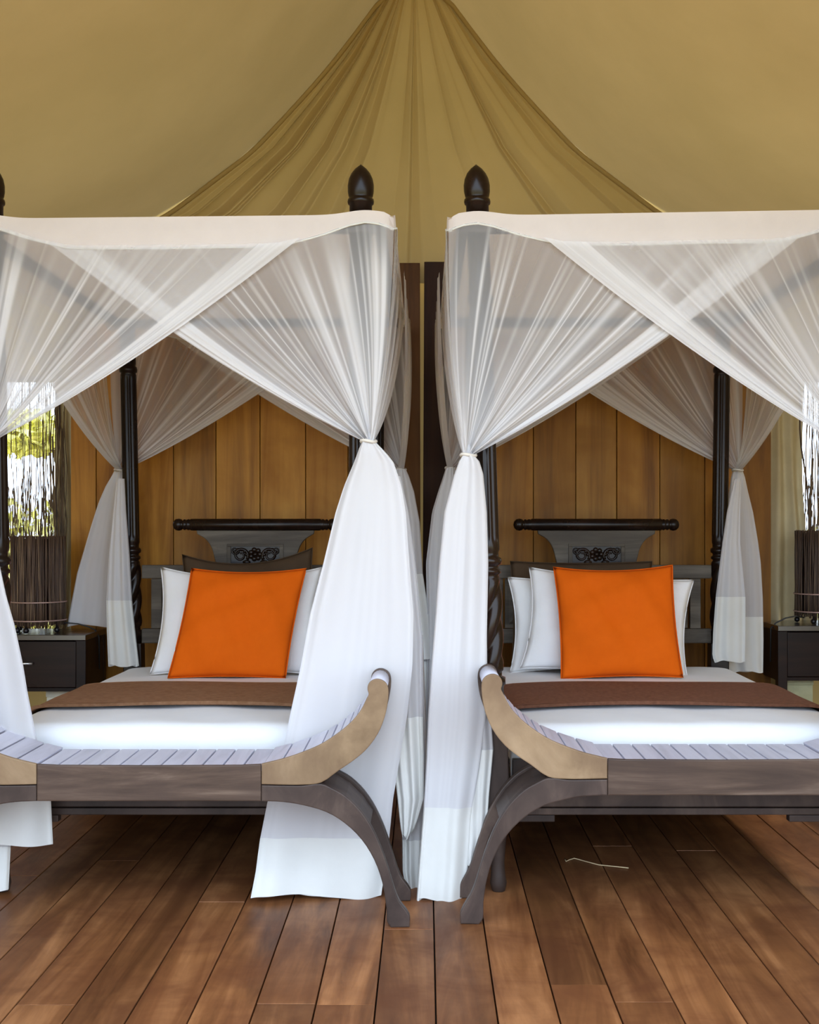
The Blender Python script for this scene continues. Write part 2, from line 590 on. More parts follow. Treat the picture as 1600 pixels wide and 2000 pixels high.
sheet(rear, -3.2, 3.2, ZT, 2.75, YR, 40)
sheet(rear, -3.2, 3.2, 0, ZS, YR, 40)
sheet(rear, -3.2, OP[0][0], ZS, ZT, YR)
sheet(rear, OP[0][1], OP[1][0], ZS, ZT, YR, 30)
sheet(rear, OP[1][1], 3.2, ZS, ZT, YR)
struct(rear.build('wall_rear', M_CANVAS))
for sd, nm in ((-1, 'wall_left'), (1, 'wall_right')):
    m = MB()
    m.grid(lambda u, v: Vector((sd * 3.16 + 0.01 * sin(u * 30), lerp(-2.45, 2.64, u), lerp(0, 2.36, v))), 40, 10)
    struct(m.build(nm, M_CANVAS))

# windows: slim timber frames in the openings
for i, (a, b) in enumerate(OP):
    m = MB()
    w = 0.028
    m.box(a, a + w, YR - 0.03, YR + 0.02, ZS, ZT, 0.003)
    m.box(b - w, b, YR - 0.03, YR + 0.02, ZS, ZT, 0.003)
    m.box(a + w, b - w, YR - 0.03, YR + 0.02, ZT - w, ZT, 0.003)
    m.box(a + w, b - w, YR - 0.04, YR + 0.02, ZS, ZS + w, 0.003)
    struct(m.build('window_%d' % (i + 1), M_BTWIG, smooth=False))


# hanging twig blinds in the openings
def twig(m, x, y, z0, z1, r, wob, n=6):
    ph, ph2 = rnd.uniform(0, 6.28), rnd.uniform(0, 6.28)
    pts = []
    for i in range(n + 1):
        t = i / n
        pts.append((x + wob * sin(ph + t * 7) + wob * 0.5 * sin(ph2 + 17 * t), y + wob * cos(ph2 + t * 6), lerp(z0, z1, t)))
    m.tube(pts, r, 4, caps=False)


for i, (a, b) in enumerate(OP):
    bl = thing('twig_blind', ['hanging blind of thin twigs in the opening left of the timber wall', 'hanging blind of thin twigs in the opening right of the cream canvas flap'][i],
               'blind', ((a + b) / 2, YR - 0.07, ZT), 'twig blinds over the tent openings')
    m = MB()
    m.tube([(a - 0.02, YR - 0.07, ZT - 0.02), (b + 0.02, YR - 0.07, ZT - 0.02)], 0.014, 8)
    m.build('header_rod', M_BTWIG, bl)
    m = MB()
    for k in range(230):
        twig(m, rnd.uniform(a + 0.01, b - 0.01), YR - 0.07 + rnd.uniform(-0.012, 0.012), rnd.uniform(0.45, 0.6), ZT - 0.02, rnd.uniform(0.0010, 0.0020), 0.006, 12)
    for k in range(260):
        top = rnd.choice([rnd.uniform(1.15, 1.75), rnd.uniform(1.3, 1.6)])
        twig(m, rnd.uniform(a + 0.01, b - 0.01), YR - 0.07 + rnd.uniform(-0.015, 0.015), rnd.uniform(0.45, 0.6), top, rnd.uniform(0.0012, 0.0030), 0.008, 9)
    o = m.build('twigs', M_BTWIG, bl)
    o['kind'] = 'stuff'

# canvas flaps beside the timber wall
for i in (0, 1):
    lab = ['narrow rolled tan canvas flap tied beside the left end of the timber wall', 'cream canvas flap hanging in folds beside the right end of the timber wall'][i]
    x0, x1 = [(-2.085, -1.962), (1.915, 2.175)][i]
    fl = thing('canvas_flap', lab, 'curtain', ((x0 + x1) / 2, 2.5, 0), 'canvas flaps at the wall ends')
    m = MB()
    nf = [3, 2.5][i]

    def flap(u, v):
        z = lerp(2.2, 0.02, v)
        w = 0.55 + 0.45 * sstep(0.05, 0.7, v)
        xx = lerp(x0, x1, u) if i == 0 else x0 + (x1 - x0) * u * (0.80 + 0.2 * sstep(0.1, 0.8, v))
        return Vector((xx + 0.008 * sin(z * 4 + 5 * u), 2.52 + 0.03 * sin(u * nf * 2 * pi + 0.5 * sin(z * 2)) * w + 0.008 * sin(z * 5), z))
    m.grid(flap, 50, 40)
    m.build('canvas', M_FLAP if i else M_BTWIG if False else M_FLAP, fl)
    m = MB()
    xs = x0 if i == 0 else x1
    pts = [(xs + (0.03 if i == 0 else -0.05) + 0.01 * sin(k * 0.9), 2.475 + 0.004 * sin(k), 2.15 - 0.13 * k) for k in range(12)]
    if i == 1:
        pts = [(lerp(x1 - 0.09, x1 + 0.012, sstep(0, 14, k)) + 0.006 * sin(k * 1.3), 2.47, 2.15 - 0.1 * k) for k in range(15)]
    m.tube(pts, 0.005, 6)
    m.build('cord', M_TWIG, fl)
    if i == 0:
        m = MB()
        for k in range(26):
            twig(m, rnd.uniform(x0 - 0.01, x0 + 0.085), 2.465 + rnd.uniform(-0.01, 0.01), rnd.uniform(0.6, 0.9), rnd.uniform(1.5, 2.15), rnd.uniform(0.002, 0.004), 0.008, 8)
        o = m.build('twig_edge', M_BTWIG, fl)
        o['kind'] = 'stuff'

# ------------------------------------------------------------------ outdoors
g = MB()
g.grid(lambda u, v: Vector((lerp(-60, 60, u), lerp(-50, 60, v), -0.55 + 0.05 * sin(u * 90) * sin(v * 70))), 30, 30)
struct(g.build('ground', M_GROUND))


def leaf_cloud(m, c, rx, ry, rz, n, size):
    for k in range(n):
        while True:
            p = Vector((rnd.uniform(-1, 1), rnd.uniform(-1, 1), rnd.uniform(-1, 1)))
            if p.length < 1:
                break
        p = Vector((c[0] + p.x * rx, c[1] + p.y * ry, c[2] + p.z * rz))
        a = Vector((rnd.gauss(0, 1), rnd.gauss(0, 1), rnd.gauss(0, 1))).normalized()
        b = a.cross(Vector((rnd.gauss(0, 1), rnd.gauss(0, 1), rnd.gauss(0, 1)))).normalized()
        s = size * rnd.uniform(0.6, 1.3)
        m.add([p - a * s, p + b * s * 0.4, p + a * s, p - b * s * 0.4], [(0, 1, 2, 3)], flat=True)


def shrub(x, y, h, w, mat, label, stems=7):
    t = thing('shrub', label, 'shrub', (x, y, -0.55), 'shrubs outside the tent')
    m = MB()
    leaf_cloud(m, (x, y, -0.55 + h * 0.5), w, w * 0.8, h * 0.5, int(750 * w * h), 0.09)
    o = m.build('foliage', mat, t)
    o['kind'] = 'stuff'
    m = MB()
    for k in range(stems):
        a = rnd.uniform(0, 6.28)
        m.tube([(x, y, -0.55), (x + 0.3 * w * cos(a), y + 0.3 * w * sin(a), -0.55 + h * 0.45), (x + 0.6 * w * cos(a), y + 0.6 * w * sin(a), -0.55 + h * 0.85)], 0.02, 5)
    m.build('stems', M_BARK, t)


def tree(x, y, zc, rx, rz, mat, label):
    t = thing('tree', label, 'tree', (x, y, -0.55), 'trees outside the tent')
    m = MB()
    m.tube([(x + 1.2, y, -0.6), (x + 1.1, y, 0.8), (x + 0.7, y, zc - 0.2), (x + 0.1, y, zc)], 0.1, 8, rr=[0.14, 0.12, 0.09, 0.04])
    m.build('trunk', M_BARK, t)
    m = MB()
    leaf_cloud(m, (x, y, zc), rx, rx * 0.7, rz, int(1100 * rx), 0.11)
    o = m.build('crown', mat, t)
    o['kind'] = 'stuff'


shrub(-4.6, 9.0, 2.15, 1.6, M_LEAF, 'yellow-green shrub outside the opening left of the timber wall')
shrub(-8.2, 11.0, 2.3, 1.5, M_LEAF2, 'dark green shrub seen through the left twig blind')
shrub(5.2, 9.0, 2.1, 1.5, M_LEAF, 'yellow-green shrub outside the opening on the right')
tree(-5.6, 12.0, 2.55, 1.3, 0.30, M_LEAF, 'low spreading tree outside the left opening')

# ------------------------------------------------------------------ four-poster beds
Y_R = 1.985


def post_mesh():
    m = MB()
    nseg = 56

    def fl(th, z):
        if 1.235 < z < 2.095:
            k = sstep(1.235, 1.27, z) * (1 - sstep(2.06, 2.095, z))
            return 1 - 0.13 * k * (0.5 + 0.5 * cos(12 * th)) ** 0.7
        if 0.78 < z < 1.125:
            k = sstep(0.78, 0.82, z) * (1 - sstep(1.09, 1.125, z))
            return 1 + 0.17 * k * (abs(cos(1.5 * th - z * 24)) * 2 - 1.2)
        return 1
    prof = [(0.70, 0.040), (0.735, 0.042), (0.74, 0.048), (0.765, 0.048), (0.77, 0.036), (0.785, 0.036)]
    z = 0.79
    while z < 1.125:
        prof.append((z, 0.0405))
        z += 0.008
    prof += [(1.13, 0.034), (1.138, 0.044), (1.148, 0.044), (1.154, 0.036), (1.164, 0.036), (1.17, 0.046), (1.18, 0.048), (1.19, 0.046), (1.196, 0.037), (1.21, 0.037), (1.222, 0.041), (1.235, 0.041)]
    z = 1.245
    while z < 2.095:
        prof.append((z, 0.0415))
        z += 0.02 if 1.28 < z < 2.05 else 0.007
    prof += [(2.10, 0.038), (2.105, 0.045), (2.118, 0.047), (2.13, 0.045), (2.136, 0.038), (2.15, 0.040), (2.40, 0.040)]
    m.lathe(prof, (0, 0, 0), nseg, fn=fl)
    return m


def finial_mesh():
    m = MB()
    m.lathe([(2.40, 0.0405), (2.452, 0.0405), (2.456, 0.046), (2.464, 0.0475), (2.472, 0.046), (2.474, 0.042), (2.479, 0.0415), (2.484, 0.0435), (2.500, 0.0465), (2.522, 0.047), (2.545, 0.043), (2.565, 0.034),
             (2.581, 0.0215), (2.590, 0.0105), (2.597, 0.002)], (0, 0, 0), 32)
    return m


def block_mesh():
    m = MB()
    m.box(-0.047, 0.047, -0.047, 0.047, 0.25, 0.70, 0.005)
    m.lathe([(0.0, 0.020), (0.004, 0.024), (0.03, 0.030), (0.06, 0.026), (0.10, 0.024), (0.18, 0.032), (0.22, 0.040), (0.235, 0.034), (0.25, 0.042)], (0, 0, 0), 20)
    return m


def tube_spiral(m, cx_, cz_, y, r0, r1, turns, start, dirn, rad):
    pts, rr = [], []
    n = int(18 * turns) + 4
    for i in range(n + 1):
        t = i / n
        a = start + dirn * t * turns * 2 * pi
        r = lerp(r0, r1, t)
        pts.append((cx_ + r * cos(a), y, cz_ + r * sin(a)))
        rr.append(lerp(rad, rad * 0.55, t))
    m.tube(pts, rad, 6, rr=rr)


def make_bed(xc, base, lean, label):
    bed = thing('four_poster_bed', label, 'bed', (xc, 1.0, 0), 'four-poster beds')
    corners = [(0, 0), (1, 0), (0, 1), (1, 1)]
    for (i, j) in corners:
        xb, k = base[j][i], lean[j][i]
        yy = 0.0 if j == 0 else Y_R

        def sh(p):
            return Vector((p.x + xb + k * p.z, p.y + yy, p.z))
        m = post_mesh()
        m.xform(sh)
        po_ = m.build('post', M_DARK, bed)
        m = finial_mesh()
        m.xform(sh)
        m.build('finial', M_DARK, po_)
        m = block_mesh()
        m.xform(sh)
        m.build('post_base', M_LEG if (j == 0) else M_DARK, po_)
    xl, xr = base[0][0] + 0.05, base[0][1] - 0.05
    # foot and side rails with stepped lower moulding
    m = MB()
    m.box(xl, xr, -0.004, 0.03, 0.30, 0.47, 0.004)
    m.box(xl, xr, -0.012, 0.034, 0.274, 0.298, 0.003)
    m.build('foot_rail', M_LEG, bed)
    for s, x in ((0, base[0][0]), (1, base[0][1])):
        m = MB()
        m.box(x - 0.018, x + 0.018, 0.05, Y_R - 0.05, 0.22, 0.398, 0.004)
        m.build('side_rail', M_DARK, bed)
    for i in (0, 1):
        m = MB()
        a = base[0][i]
        sg = 1 if i == 0 else -1
        q0, q1 = sorted((a + sg * 0.048, a + sg * 0.20))
        m.box(q0, q1, -0.008, 0.032, 0.248, 0.272, 0.003)
        m.build('corner_bracket', M_LEG, bed)
    m = MB()
    m.box(xl - 0.025, xr + 0.025, 0.036, Y_R - 0.06, 0.37, 0.399, 0.003)
    m.build('bed_deck', M_DARK, bed)
    # headboard
    x0, x1 = base[1][0] + 0.03, base[1][1] - 0.03
    hc = (base[1][0] + base[1][1]) / 2
    m = MB()
    m.box(x0, x1, Y_R - 0.02, Y_R + 0.02, 1.035, 1.105, 0.005)
    m.build('headboard_top_rail', M_HEAD, bed)
    m = MB()
    m.box(x0, x1, Y_R - 0.02, Y_R + 0.02, 0.70, 0.775, 0.005)
    m.build('headboard_lower_rail', M_HEAD, bed)
    for sx in (-1, 1):
        m = MB()
        m.box(hc + sx * 0.512 - 0.028, hc + sx * 0.512 + 0.028, Y_R - 0.018, Y_R + 0.018, 0.776, 1.034, 0.004)
        m.build('headboard_stile', M_HEAD, bed)
    for k in range(3):
        m = MB()
        pw = 0.96 / 3
        a = hc - 0.48 + k * pw + 0.006
        b_ = a + pw - 0.012
        m.box(a, b_, Y_R - 0.006, Y_R + 0.008, 0.778, 1.032, 0.002)
        bm = bmesh.new()
        z0, z1, i1, i2 = 0.80, 1.01, 0.02, 0.05
        y0, y1 = Y_R - 0.006, Y_R - 0.018
        vs = [(a + i1, y0, z0), (b_ - i1, y0, z0), (b_ - i1, y0, z1), (a + i1, y0, z1), (a + i2, y1, z0 + 0.03), (b_ - i2, y1, z0 + 0.03), (b_ - i2, y1, z1 - 0.03), (a + i2, y1, z1 - 0.03)]
        bm.free()
        m.add(vs, [(0, 1, 5, 4), (1, 2, 6, 5), (2, 3, 7, 6), (3, 0, 4, 7), (4, 5, 6, 7)], flat=True)
        m.build('headboard_panel', M_DARK if k == 1 else M_HEAD, bed)
    # crest: curved bracket carrying the round top rail
    right = [(0.195, 1.10), (0.205, 1.115), (0.213, 1.145), (0.222, 1.18), (0.238, 1.215), (0.262, 1.242), (0.288, 1.258), (0.302, 1.266), (0.305, 1.284)]
    out = [(hc + x, z) for x, z in right] + [(hc - x, z) for x, z in reversed(right)]
    m = MB()
    m.prism(rounded(out), Y_R - 0.015, Y_R + 0.018, 0.004)
    crest = m.build('headboard_crest', M_HEAD, bed)
    m = MB()   # raised frame around the carving
    w, zt, zb = 0.146, 1.215, 1.105
    yf0, yf1 = Y_R - 0.024, Y_R - 0.014
    m.box(hc - w, hc + w, yf0, yf1, zt - 0.014, zt, 0.002)
    m.box(hc - w, hc - w + 0.02, yf0, yf1, zb, zt - 0.014, 0.002)
    m.box(hc + w - 0.02, hc + w, yf0, yf1, zb, zt - 0.014, 0.002)
    m.build('carving_frame', M_HEAD, crest)
    m = MB()
    m.box(hc - w + 0.02, hc + w - 0.02, Y_R - 0.0165, Y_R - 0.0145, zb, zt - 0.014)
    yc = Y_R - 0.021
    for sx in (-1, 1):
        d = -sx
        tube_spiral(m, hc + sx * 0.075, 1.155, yc, 0.040, 0.010, 1.4, (0 if sx < 0 else pi) - 0.6 * d, d, 0.0085)
        tube_spiral(m, hc + sx * 0.105, 1.180, yc, 0.022, 0.006, 1.2, (0.3 if sx < 0 else pi - 0.3), -d, 0.006)
        for q in range(5):
            a = pi / 2 + sx * (-0.9 + 0.55 * q)
            m.sphere((hc + sx * 0.078 + 0.034 * cos(a), yc, 1.150 + 0.036 * sin(a)), 0.011, 0.9, 0.6, 0.9, 8)
        m.sphere((hc + sx * 0.045, yc, 1.120), 0.016, 1.3, 0.5, 0.7, 8)
    for q in range(7):
        a = 2 * pi * q / 7
        m.sphere((hc + 0.024 * cos(a), yc, 1.160 + 0.024 * sin(a)), 0.0135, 1, 0.6, 1, 8)
    m.sphere((hc, yc - 0.004, 1.160), 0.012, 1, 0.8, 1, 10)
    m.build('carving', M_DARK, crest)
    m = MB()
    hl = 0.43
    pr = [(-hl, 0.004), (-hl + 0.004, 0.018), (-hl + 0.016, 0.029), (-hl + 0.032, 0.032), (-hl + 0.046, 0.028), (-hl + 0.052, 0.021), (-hl + 0.056, 0.027), (-hl + 0.064, 0.029), (-hl + 0.069, 0.024),
          (-hl + 0.074, 0.027), (-hl + 0.082, 0.030), (-hl + 0.088, 0.026), (-hl + 0.096, 0.031)]
    pr = pr + [(-a, r) for a, r in reversed(pr)]
    m.lathe(pr, (hc, Y_R - 0.002, 1.314), 28, 'x')
    m.build('headboard_roll', M_DARK, bed)
    return bed


# post foot positions [front, rear][left, right] and outward lean per metre of height
LB = [(-1.512, -0.236), (-1.500, -0.262)]
LL = [(-0.0165, 0.002), (-0.0205, 0.004)]
RB = [(0.262, 1.50), (0.262, 1.512)]
RL = [(-0.031, 0.012), (-0.006, 0.0137)]
bed_l = make_bed(-0.8825, LB, LL, 'dark carved four-poster bed, the one left of the middle gap')
bed_r = make_bed(0.8825, RB, RL, 'dark carved four-poster bed, the one right of the middle gap')


# ------------------------------------------------------------------ canopies of white net
TILT = {1: lambda x: 0.016 * (x + 0.112) / 1.54, 2: lambda x: -0.006 + 0.026 * (x - 0.082) / 1.57}


def band_bottom(s, L):
    e = min(s, L - s)
    return table([(0, 0.052), (0.05, 0.035), (0.10, 0.028), (0.16, 0.040), (0.24, 0.068), (0.33, 0.092), (0.40, 0.108), (0.5, 0.112)], e)


ZC = 2.402


def streaks(n, seed, hem=0.845, base=0.31):
    r = random.Random(seed)
    d = [base + 0.05 * sin(i * 0.05 + seed) for i in range(n + 1)]
    for k in range(26):
        c, w, a = r.uniform(0, 0.95), r.uniform(0.002, 0.006), r.uniform(0.15, 0.5)
        for i in range(n + 1):
            d[i] += a * exp(-(((i / n) - c) / w) ** 2)
    for k in range(9):
        c, w, a = r.uniform(0.02, 0.9), r.uniform(0.008, 0.022), r.uniform(0.12, 0.38)
        for i in range(n + 1):
            d[i] += a * exp(-(((i / n) - c) / w) ** 2)
    for i in range(n + 1):
        u = i / n
        d[i] += 0.45 * sstep(hem, hem + 0.015, u)
        d[i] = min(0.93, max(0.1, d[i]))
    return d


def net_panel(A, along, L, nrm, K, seed, off, tilt, reach=0.79, sag=0.10, side_bulge=0.03):
    NU, NV = 220, 40
    r = random.Random(seed * 13 + 5)
    ds = streaks(NU, seed)
    ph = 0.0
    phase = []
    for i in range(NU + 1):
        ph += r.uniform(0.04, 0.34)
        phase.append(ph)
    nA = [0.5 + 0.5 * sin(0.37 * q + seed) for q in range(NU + 1)]
    pts = []
    for i in range(NU + 1):
        u = i / NU
        s = L * reach * u
        T = A + along * s + Vector((0, 0, ZC - band_bottom(s, L) + 0.006)) + nrm * off
        T.z += tilt(T.x)
        Kp = K + along * (0.020 * (u - 0.5)) + nrm * (0.016 * sin(phase[i] * 0.5)) + Vector((0, 0, -0.004))
        C = T.lerp(Kp, 0.55)
        C.z -= sag * (0.15 + 0.85 * u) + 0.0
        C += nrm * (0.022 + 0.02 * (1 - u))
        C -= along * (side_bulge * (1 - u) ** 2 * 2.2)
        row = []
        for j in range(NV + 1):
            v = (j / NV)
            p = T * ((1 - v) ** 2) + C * (2 * v * (1 - v)) + Kp * (v * v)
            am = (0.002 + 0.007 * sin(pi * min(1, v * 0.9 + 0.1)) ** 1.0) * (1 - 0.6 * v)
            p = p + nrm * (am * sin(phase[i]) * nA[i])
            row.append(p)
        pts.append(row)
    m = MB()
    vs, dn = [], []
    for i in range(NU + 1):
        i0, i1 = max(0, i - 2), min(NU, i + 2)
        w0 = None
        for j in range(NV + 1):
            w = (pts[i1][j] - pts[i0][j])
            w = sqrt(max(1e-10, w.dot(w) - 0)) / (i1 - i0)
            if j == 0:
                w0 = L * reach / NU
            comp = min(9.0, max(1.0, w0 / max(1e-5, w)))
            d0 = ds[i]
            v = j / NV
            d0 = lerp(0.31 + 0.3 * (d0 - 0.31), d0, sstep(0.0, 0.25, v)) if i / NU < 0.88 else d0
            dn.append(min(0.95, 1 - (1 - d0) ** (comp ** 0.75)))
            vs.append(pts[i][j])
    R = NV + 1
    fs = [(i * R + j, (i + 1) * R + j, (i + 1) * R + j + 1, i * R + j + 1) for i in range(NU) for j in range(NV)]
    m.add(vs, fs, dn)
    return m


def drape(rows, Yc, seed, d0=0.6, hem_from=None, npl=5, hem_d=None):
    """hanging pleated cloth: rows of (py, left px, right px, half depth, shift of left side, shift of right side)"""
    r = random.Random(seed)
    NU, NV = 150, 56
    pw = [(r.uniform(0.5, 1.0), r.uniform(0, 6.28)) for _ in range(4)]
    fr = [2, 3, 5, 8]
    py0, py1 = rows[0][0], rows[-1][0]
    tab = [[(q[0], q[k]) for q in rows] for k in range(1, 6)]

    def ring(u, v, grow=0.0):
        py = lerp(py0, py1, v)
        xl, xr, ry, yl, yr = [table(t, py) for t in tab]
        # smooth the table a little
        th = 2 * pi * u
        a, b = P(xl, py, Yc + yl), P(xr, py, Yc + yr)
        c = (a + b) / 2
        h = (b - a) / 2
        amp = 0.10 + 0.17 * sstep(0, 0.5, v)
        pl = sum(w * sin(fr[k] * th + p + (1.6 - 0.9 * k) * v) for k, (w, p) in enumerate(pw)) / 2.2
        ct, st = cos(th), sin(th)
        x = ct + 0.05 * pl * (1 - abs(ct))
        wav = 0.006 * sin(3 * th + seed) * sstep(0.9, 1, v)
        p = c + h * x + Vector((0, (ry + grow) * (st * (0.75) + pl * amp * 2.2), wav))
        return p
    m = MB()
    vhem = 1.0 if hem_from is None else (hem_from - py0) / (py1 - py0)
    w0 = (rows[len(rows) // 2][2] - rows[len(rows) // 2][1])

    def dens(u, v):
        py = lerp(py0, py1, v)
        w = table(tab[1], py) - table(tab[0], py)
        c = min(6, max(0.75, w0 / max(8, w)))
        st = 0.5 + 0.5 * sin(2 * pi * u * 23 + 3 * sin(2 * pi * u * 5 + seed))
        return min(0.96, (1 - (1 - d0) ** c) * (0.98 + 0.03 * st))
    m.grid(lambda u, v: ring(u, v * vhem), NU, NV, lambda u, v: dens(u, v * vhem), wrap=True)
    hem = None
    if hem_from is not None:
        hem = MB()
        hem.grid(lambda u, v: ring(u, lerp(vhem - 0.004, 1, v), 0.0015), NU, 16, wrap=True)
    return m, hem


def make_canopy(X0, X1, ties, drapes, label, seed):
    Y0, Y1 = -0.065, 2.05
    can = thing('bed_canopy', label, 'canopy', ((X0 + X1) / 2, 1.0, ZC), 'net canopies over the beds')
    ch = 0.028
    # flat cotton roof
    m = MB()
    m.grid(lambda u, v: Vector((lerp(X0, X1, u), lerp(Y0, Y1, v), ZC - 0.006 - 0.02 * sin(pi * u) * sin(pi * v) + 0.003 * sin(9 * u + 5 * v) + TILT[seed](lerp(X0, X1, u)))), 24, 24)
    m.build('canopy_roof', M_TOP, can)
    # rails of the tester frame
    for a, b in (((X0 + 0.03, Y0 + 0.035), (X1 - 0.03, Y0 + 0.035)), ((X0 + 0.03, Y1 - 0.035), (X1 - 0.03, Y1 - 0.035)), ((X0 + 0.05, Y0 + 0.07), (X0 + 0.05, Y1 - 0.07)), ((X1 - 0.05, Y0 + 0.07), (X1 - 0.05, Y1 - 0.07))):
        m = MB()
        w = 0.018
        if a[1] == b[1]:
            m.box(a[0], b[0], a[1] - w, a[1] + w, 2.345, 2.39, 0.003)
        else:
            m.box(a[0] - w, a[0] + w, a[1], b[1], 2.345, 2.39, 0.003)
        m.build('canopy_rail', M_LEG, can)
    C = {'fl': Vector((X0, Y0, 0)), 'fr': Vector((X1, Y0, 0)), 'rl': Vector((X0, Y1, 0)), 'rr': Vector((X1, Y1, 0))}
    ex, ey = Vector((1, 0, 0)), Vector((0, 1, 0))
    Lx, Ly = X1 - X0, Y1 - Y0
    # valance strips with piping along the scalloped lower edge
    for A, al, L, n in ((C['fl'], ex, Lx, -ey), (C['rl'], ex, Lx, ey), (C['fl'], ey, Ly, -ex), (C['fr'], ey, Ly, ex)):
        m = MB()

        def val(u, v):
            s = L * u
            e = min(s, L - s)
            inn = 0.02 * max(0, 1 - e / ch) ** 2
            zt = ZC + 0.016 * exp(-((e - 0.10) / 0.09) ** 2) - 0.012 * max(0, 1 - e / 0.035)
            return A + al * s + Vector((0, 0, TILT[seed]((A + al * s).x) + lerp(zt, ZC - band_bottom(s, L), v))) + n * (0.004 + 0.0035 * sin(21 * u + seed) * v - inn)
        m.grid(val, 90, 6)
        va = m.build('valance', M_TOP, can)
        m = MB()
        m.tube([val(k / 90, 1.0) + n * 0.002 for k in range(91)], 0.0035, 6)
        m.build('piping', M_HEM, va)
    k = seed * 10
    specs = [('fl', ex, Lx, -ey, 0.034), ('fr', -ex, Lx, -ey, 0.004), ('rl', ex, Lx, ey, 0.004), ('rr', -ex, Lx, ey, 0.03),
             ('fl', ey, Ly, -ex, 0.004), ('rl', -ey, Ly, -ex, 0.03), ('fr', ey, Ly, ex, 0.004), ('rr', -ey, Ly, ex, 0.03)]
    if seed == 2:
        specs[0] = ('fl', ex, Lx, -ey, 0.004)
        specs[1] = ('fr', -ex, Lx, -ey, 0.034)
    for cn, al, L, n, off in specs:
        k += 1
        bulge = 0.03 if al.x else 0.01
        m = net_panel(C[cn], al, L, n, ties[cn], k, off, TILT[seed], sag=0.085 if al.x else 0.12, side_bulge=0.018)
        m.build('net_panel', M_NET, can, dens=True)
    for cn, K in ties.items():
        m = MB()
        pts = [(K.x + 0.026 * cos(a), K.y + 0.026 * sin(a), K.z + 0.003 * sin(2 * a)) for a in [2 * pi * q / 20 for q in range(20)]]
        m.tube(pts, 0.006, 7, closed=True)
        m.build('tie_cord', M_CORD, can)
    for i, (rows, Yc, hem, d0) in enumerate(drapes):
        m, h = drape(rows, Yc, seed * 20 + i, d0, hem)
        dr = m.build('hanging_drape', M_NET, can, dens=True)
        if h:
            h.build('cotton_hem', M_HEM, dr)
    return can


def R3(rows, ry=0.03, yl=0.0, yr=0.0):
    return [tuple(q) + ((ry, yl, yr) if len(q) == 3 else ()) for q in rows]


YT = -0.080
ties_l = {'fl': P(-22, 862, YT), 'fr': P(720, 862, YT), 'rl': P(234, 918, 2.03), 'rr': P(783, 917, 2.03)}
ties_r = {'fl': P(915, 889, YT), 'fr': P(1690, 889, YT), 'rl': P(880, 914, 2.03), 'rr': P(1441, 918, 2.03)}

dr_l = [
    # front right: main fall
    ([(862, 708, 732, 0.02, -0.02, -0.02), (875, 702, 745, 0.03, -0.02, -0.02), (900, 693, 768, 0.035, -0.01, -0.01), (950, 672, 785, 0.035, 0, 0), (1000, 656, 793, 0.035, 0, 0), (1100, 632, 800, 0.03, 0, 0),
      (1200, 606, 808, 0.022, 0, 0), (1300, 588, 806, 0.015, 0, 0), (1400, 566, 795, 0.014, 0, 0), (1500, 546, 778, 0.013, 0, 0), (1560, 524, 768, 0.013, -0.015, 0.004), (1640, 508, 760, 0.014, -0.04, 0.006),
      (1700, 500, 752, 0.016, -0.06, 0.006), (1750, 490, 745, 0.018, -0.08, 0.004)], -0.066, 1640, 0.9),
    # its right-hand tail with the ragged hem
    (R3([(930, 745, 782), (1000, 742, 798), (1100, 745, 812), (1250, 752, 826), (1400, 760, 826), (1480, 766, 828), (1560, 776, 828), (1615, 782, 812), (1632, 786, 800)], 0.03), 0.000, 1402, 0.7),
    # a fold further back that reaches the floor between the beds
    (R3([(1240, 792, 826), (1400, 790, 832), (1600, 785, 834), (1700, 786, 832), (1738, 792, 830)], 0.03), 0.06, 1640, 0.7),
    # rear right
    (R3([(917, 774, 793), (930, 768, 799), (960, 762, 809), (1020, 757, 820), (1120, 757, 826), (1200, 760, 838), (1288, 765, 848)], 0.04), 2.02, 1122, 0.7),
    (R3([(1120, 762, 824), (1290, 770, 842), (1380, 775, 838), (1446, 780, 826)], 0.03), 2.06, 1292, 0.7),
    # front left, mostly outside the picture
    (R3([(862, -36, -10), (900, -60, -8), (1000, -85, -6), (1100, -100, -2), (1165, -105, 12), (1220, -110, 28), (1300, -115, 45), (1350, -116, 53), (1440, -118, 71), (1560, -120, 99), (1648, -122, 103)], 0.03), -0.080, 1560, 0.75),
    (R3([(1440, -125, 12), (1560, -130, 20), (1640, -130, 22), (1738, -135, 18)], 0.02), -0.075, 1655, 0.7),
    # rear left
    (R3([(918, 225, 243), (930, 219, 245), (950, 207, 246), (980, 194, 247), (1020, 181, 248), (1060, 169, 250), (1120, 151, 253), (1180, 139, 257), (1222, 131, 258)], 0.03), 2.075, None, 0.75),
    (R3([(935, 228, 243), (1000, 221, 246), (1080, 213, 252), (1172, 208, 257), (1230, 209, 263), (1300, 212, 271)], 0.02), 1.905, 1174, 0.75),
]
